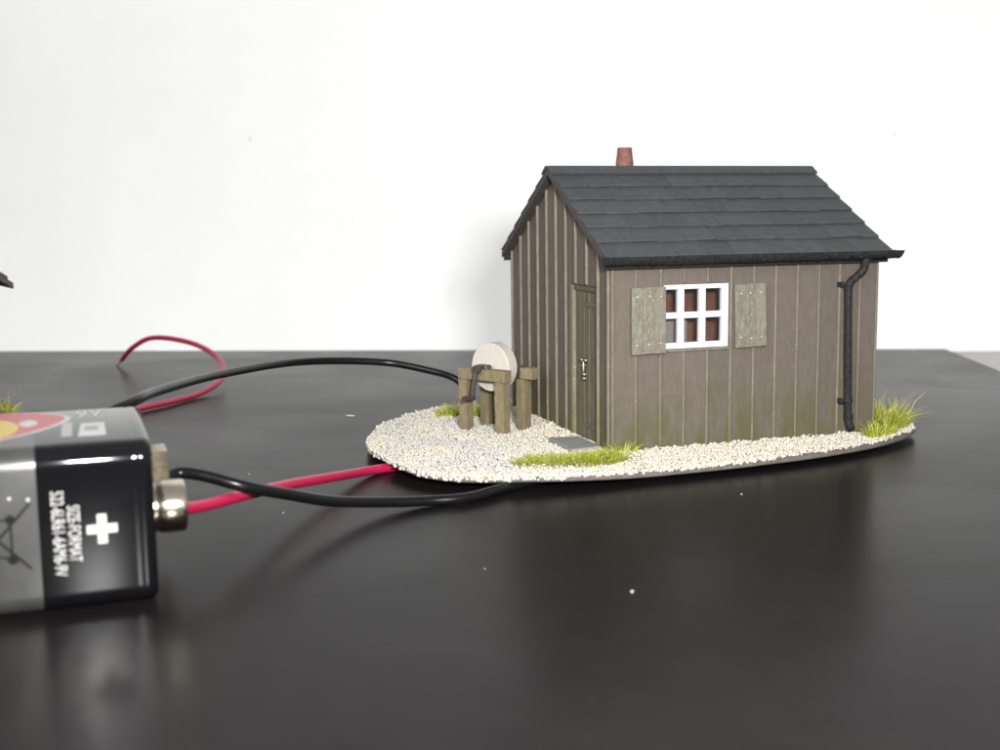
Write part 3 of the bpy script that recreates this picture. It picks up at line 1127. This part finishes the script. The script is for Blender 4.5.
# crossed-out bin mark on the silver sleeve (lying on its side)
m_ = []
m_.append(bar2(-12.2, 11.9, -18.4, 5.0, .26))
m_.append(bar2(-12.35, 5.1, -18.5, 11.6, .26))
m_.append(bar2(-14.1, 10.9, -14.1, 6.0, .22))
m_.append(bar2(-14.1, 10.5, -17.9, 9.9, .2))
m_.append(bar2(-14.1, 6.4, -17.9, 7.0, .2))
m_.append(bar2(-17.9, 9.9, -17.9, 7.0, .2))
for (x, z, r) in ((-14.1, 10.35, .5), (-14.05, 6.25, .52)):
    m_.append([(x + r * math.cos(R(a)), z + r * math.sin(R(a))) for a in range(0, 360, 30)])
for i, r in enumerate(m_):
    front_poly('bin_mark', [r], M['print_dark'], y=-.02 - .003 * i)
front_poly('print_dot', [[(-14.05 + .17 * math.cos(R(a)), 12.55 + .17 * math.sin(R(a))) for a in range(0, 360, 45)],
                         [(-12.3 + .17 * math.cos(R(a)), 12.3 + .17 * math.sin(R(a))) for a in range(0, 360, 45)]], M['print_white'])


# emblem and lettering on the wide face
def drop(grow):
    pts_ = [(-20, 25.0 + grow * .3), (-15, 25.0 + grow * .3), (-11.8, 23.6 + grow * .8), (-9.3, 21.2 + grow), (-8.5 + grow * .8, 18.9), (-8.9 + grow, 16.6), (-10.2 + grow, 13.4),
            (-12.2 + grow * .8, 10.0 - grow * .5), (-15, 6.6 - grow), (-20, 3.6 - grow)]
    return pts_


flat('emblem', drop(.75), BH + .020, M['print_white'])
flat('emblem', drop(0), BH + .034, M['print_red'])
flat('emblem', [(-16.5 + 3.1 * math.cos(R(a)), 13.2 + 6.6 * math.sin(R(a))) for a in range(0, 360, 15)], BH + .048, M['print_yellow'])
flat('emblem', [(-16.9 + 1.7 * math.cos(R(a)), 12.6 + 3.6 * math.sin(R(a))) for a in range(0, 360, 15)], BH + .062, M['print_grey'])
flat('emblem', [(-12.5 + 1.0 * math.cos(R(a)), 16.2 + 2.2 * math.sin(R(a))) for a in range(0, 360, 20)], BH + .048, M['print_white'])
flat('printed_box', [(-7.2, 5.5), (-4.35, 5.4), (-4.4, 14.0), (-6.9, 14.0)], BH + .02, M['print_white'])
flat('printed_bar', [(-6.5, 8.6), (-5.1, 8.6), (-5.1, 11.6), (-6.5, 11.6)], BH + .034, M['print_grey'])
for k in range(5):
    flat('printed_line', [(-8.9, 6.2 + k * 1.9), (-7.8, 6.2 + k * 1.9), (-7.8, 7.4 + k * 1.9), (-8.9, 7.4 + k * 1.9)], BH + .02, M['print_pale'])
v, f_ = text_mesh('9V', 1.0)
xs = [p[0] for p in v]
ys = [p[1] for p in v]
mm = MB()
mm.add([(-5.9 + (p[0] - sum((min(xs), max(xs))) / 2) * 3.0 / (max(xs) - min(xs)), 21.2 + (p[1] - sum((min(ys), max(ys))) / 2) * 6.0 / (max(ys) - min(ys)), BH + .02 + p[2] * .3) for p in v], f_)
mm.build('lettering', M['print_white'], bat)


# ------------------------------------------------------------------ wires
def wire(name, label, path, r, material, group='connecting wires', tip=None):
    root = thing(name, label, 'wire', path[-1], 0, group)
    ox, oy, oz = path[-1]
    wr = random.Random(int(abs(ox) * 10))
    path = [path[0]] + [(p[0] + wr.uniform(-.12, .12), p[1] + wr.uniform(-.12, .12), max(p[2] + wr.uniform(-.1, .1), r)) for p in path[1:-1]] + [path[-1]]
    mm_ = MB()
    mm_.tube([(p[0] - ox, p[1] - oy, p[2] - oz) for p in path], r, 16, 10)
    mm_.build('sleeve', material, root, smooth=True, auto=60)
    if tip:
        mt = MB()
        mt.tube([(p[0] - ox, p[1] - oy, p[2] - oz) for p in tip], 0.28, 8)
        mt.build('bare_end', M['copper'], root, smooth=True, auto=60)
    return root


wire('wire', 'straight red wire running from the near battery terminal to the base',
     [(-35.9, 130.1, 8.3), (-35.0, 136.0, 7.2), (-32.2, 147.0, 5.8), (-28.9, 160.0, 4.05), (-25.1, 172.0, 2.45), (-21.9, 181.0, 1.25), (-18.3, 186.0, 0.80), (-12.4, 189.5, 0.78)], 0.74, M['wire_red'],
     tip=[(-36.4, 129.2, 8.5), (-35.8, 130.6, 8.2)])
wire('wire', 'black wire sagging before the base from the far battery terminal',
     [(-40.6, 140.8, 8.6), (-39.4, 143.2, 9.4), (-36.1, 143.3, 9.15), (-31.4, 143.8, 7.6), (-27.4, 148.0, 5.6), (-22.6, 153.6, 3.4), (-16.7, 159.5, 1.6), (-10.7, 163.2, 0.85), (-4.4, 165.0, 0.76), (1.0, 171.3, 0.78), (8.9, 179.0, 0.78)], 0.76, M['wire_black'])
wire('wire', 'black wire arching behind the battery over to the grindstone',
     [(-60, 141, 9), (-52.2, 146.5, 14.6), (-47.6, 153.0, 16.8), (-47.4, 165.0, 16.7), (-44.9, 190.0, 15.6), (-36.0, 214.0, 14.5), (-22.4, 222.0, 13.3), (-13.0, 221.0, 11.8), (-8.3, 218.8, 10.4), (-6.7, 218.0, 8.4), (-6.2, 217.6, 5.0), (-6.2, 217.6, 1.6)], 0.68, M['wire_black'])
wire('wire', 'red wire looping up from the table with a bare tip',
     [(-83, 205, .76), (-80.2, 222, .76), (-76.6, 246.5, 0.76), (-72.7, 256.5, 0.76), (-68.5, 269.0, 0.9), (-66.2, 278.0, 2.2), (-67.2, 288.0, 4.0), (-71.4, 298.0, 6.4), (-80.1, 308.0, 8.7), (-91.8, 316.0, 9.1), (-99.0, 321.0, 6.0), (-104.6, 328.6, 1.9)], 0.66, M['wire_red'],
     tip=[(-104.2, 328.0, 2.2), (-106.8, 332.0, 0.55), (-107.6, 333.6, .4)])

# ------------------------------------------------------------------ second little building, only its eave corner shows
sb = thing('small_shed', 'dark eave corner of another small building at the left edge', 'shed', (-97.0, 236.0, 2.7), R(32))
SW, SD, SH = 40.0, 36.0, 25.4
m = MB()
m.prism([(-SW, -1.2), (-6.0, -1.2), (-6.0, SH - 1.2), (-SW / 2 - .8, SH + 12.6), (-SW, SH - 1.2)], 1.2, SD, 0.1, 'xz')
m.build('wall', M['plank'], sb)
for sg in (-1, 1):
    cx = -SW / 2 - .8
    e = cx + sg * (SW / 2 + 2.0)
    sl = 0.72
    zr = SH + 16.0
    ze = zr - sl * abs(e - cx)
    m = MB()
    m.prism([(cx, zr), (e, ze), (e, ze - 1.2), (cx, zr - 1.2)] if sg > 0 else [(e, ze), (cx - .02, zr), (cx - .02, zr - 1.2), (e, ze - 1.2)], -0.6, SD + 1.5, .08, 'xz')
    rf = m.build('roof', M['roof_edge'], sb)
    m = MB()
    m.prism([(cx, zr + .62), (e - sg * 1.0, ze + .62 + sl), (e - sg * 1.0, ze + .02 + sl), (cx, zr + .02)] if sg > 0 else [(e - sg, ze + .62 + sl), (cx - .02, zr + .62), (cx - .02, zr + .02), (e - sg, ze + .02 + sl)], -0.75, SD + 1.6, .08, 'xz')
    m.build('roof_covering', M['slate'], rf)
m = MB()
m.lathe([(30, -2.65), (30.2, -2.2), (29.8, -1.0), (28, -.2)], 48, 'z', (-SW / 2 - 7.5, SD / 2 - 3.0, 0))
m.build('base_card', M['card'], sb, smooth=True, auto=40)
tuft('grass', 'thin green grass tuft behind the battery at the left edge', [(-2.6, 0.2, 3.0, 1.6), (-6, 0, 2.5, 1.6)], 620, 1.6, 4.0, .6, 31, 9, 6.0, frame=(-98.5, 239.0, 0.0), z=1.3)
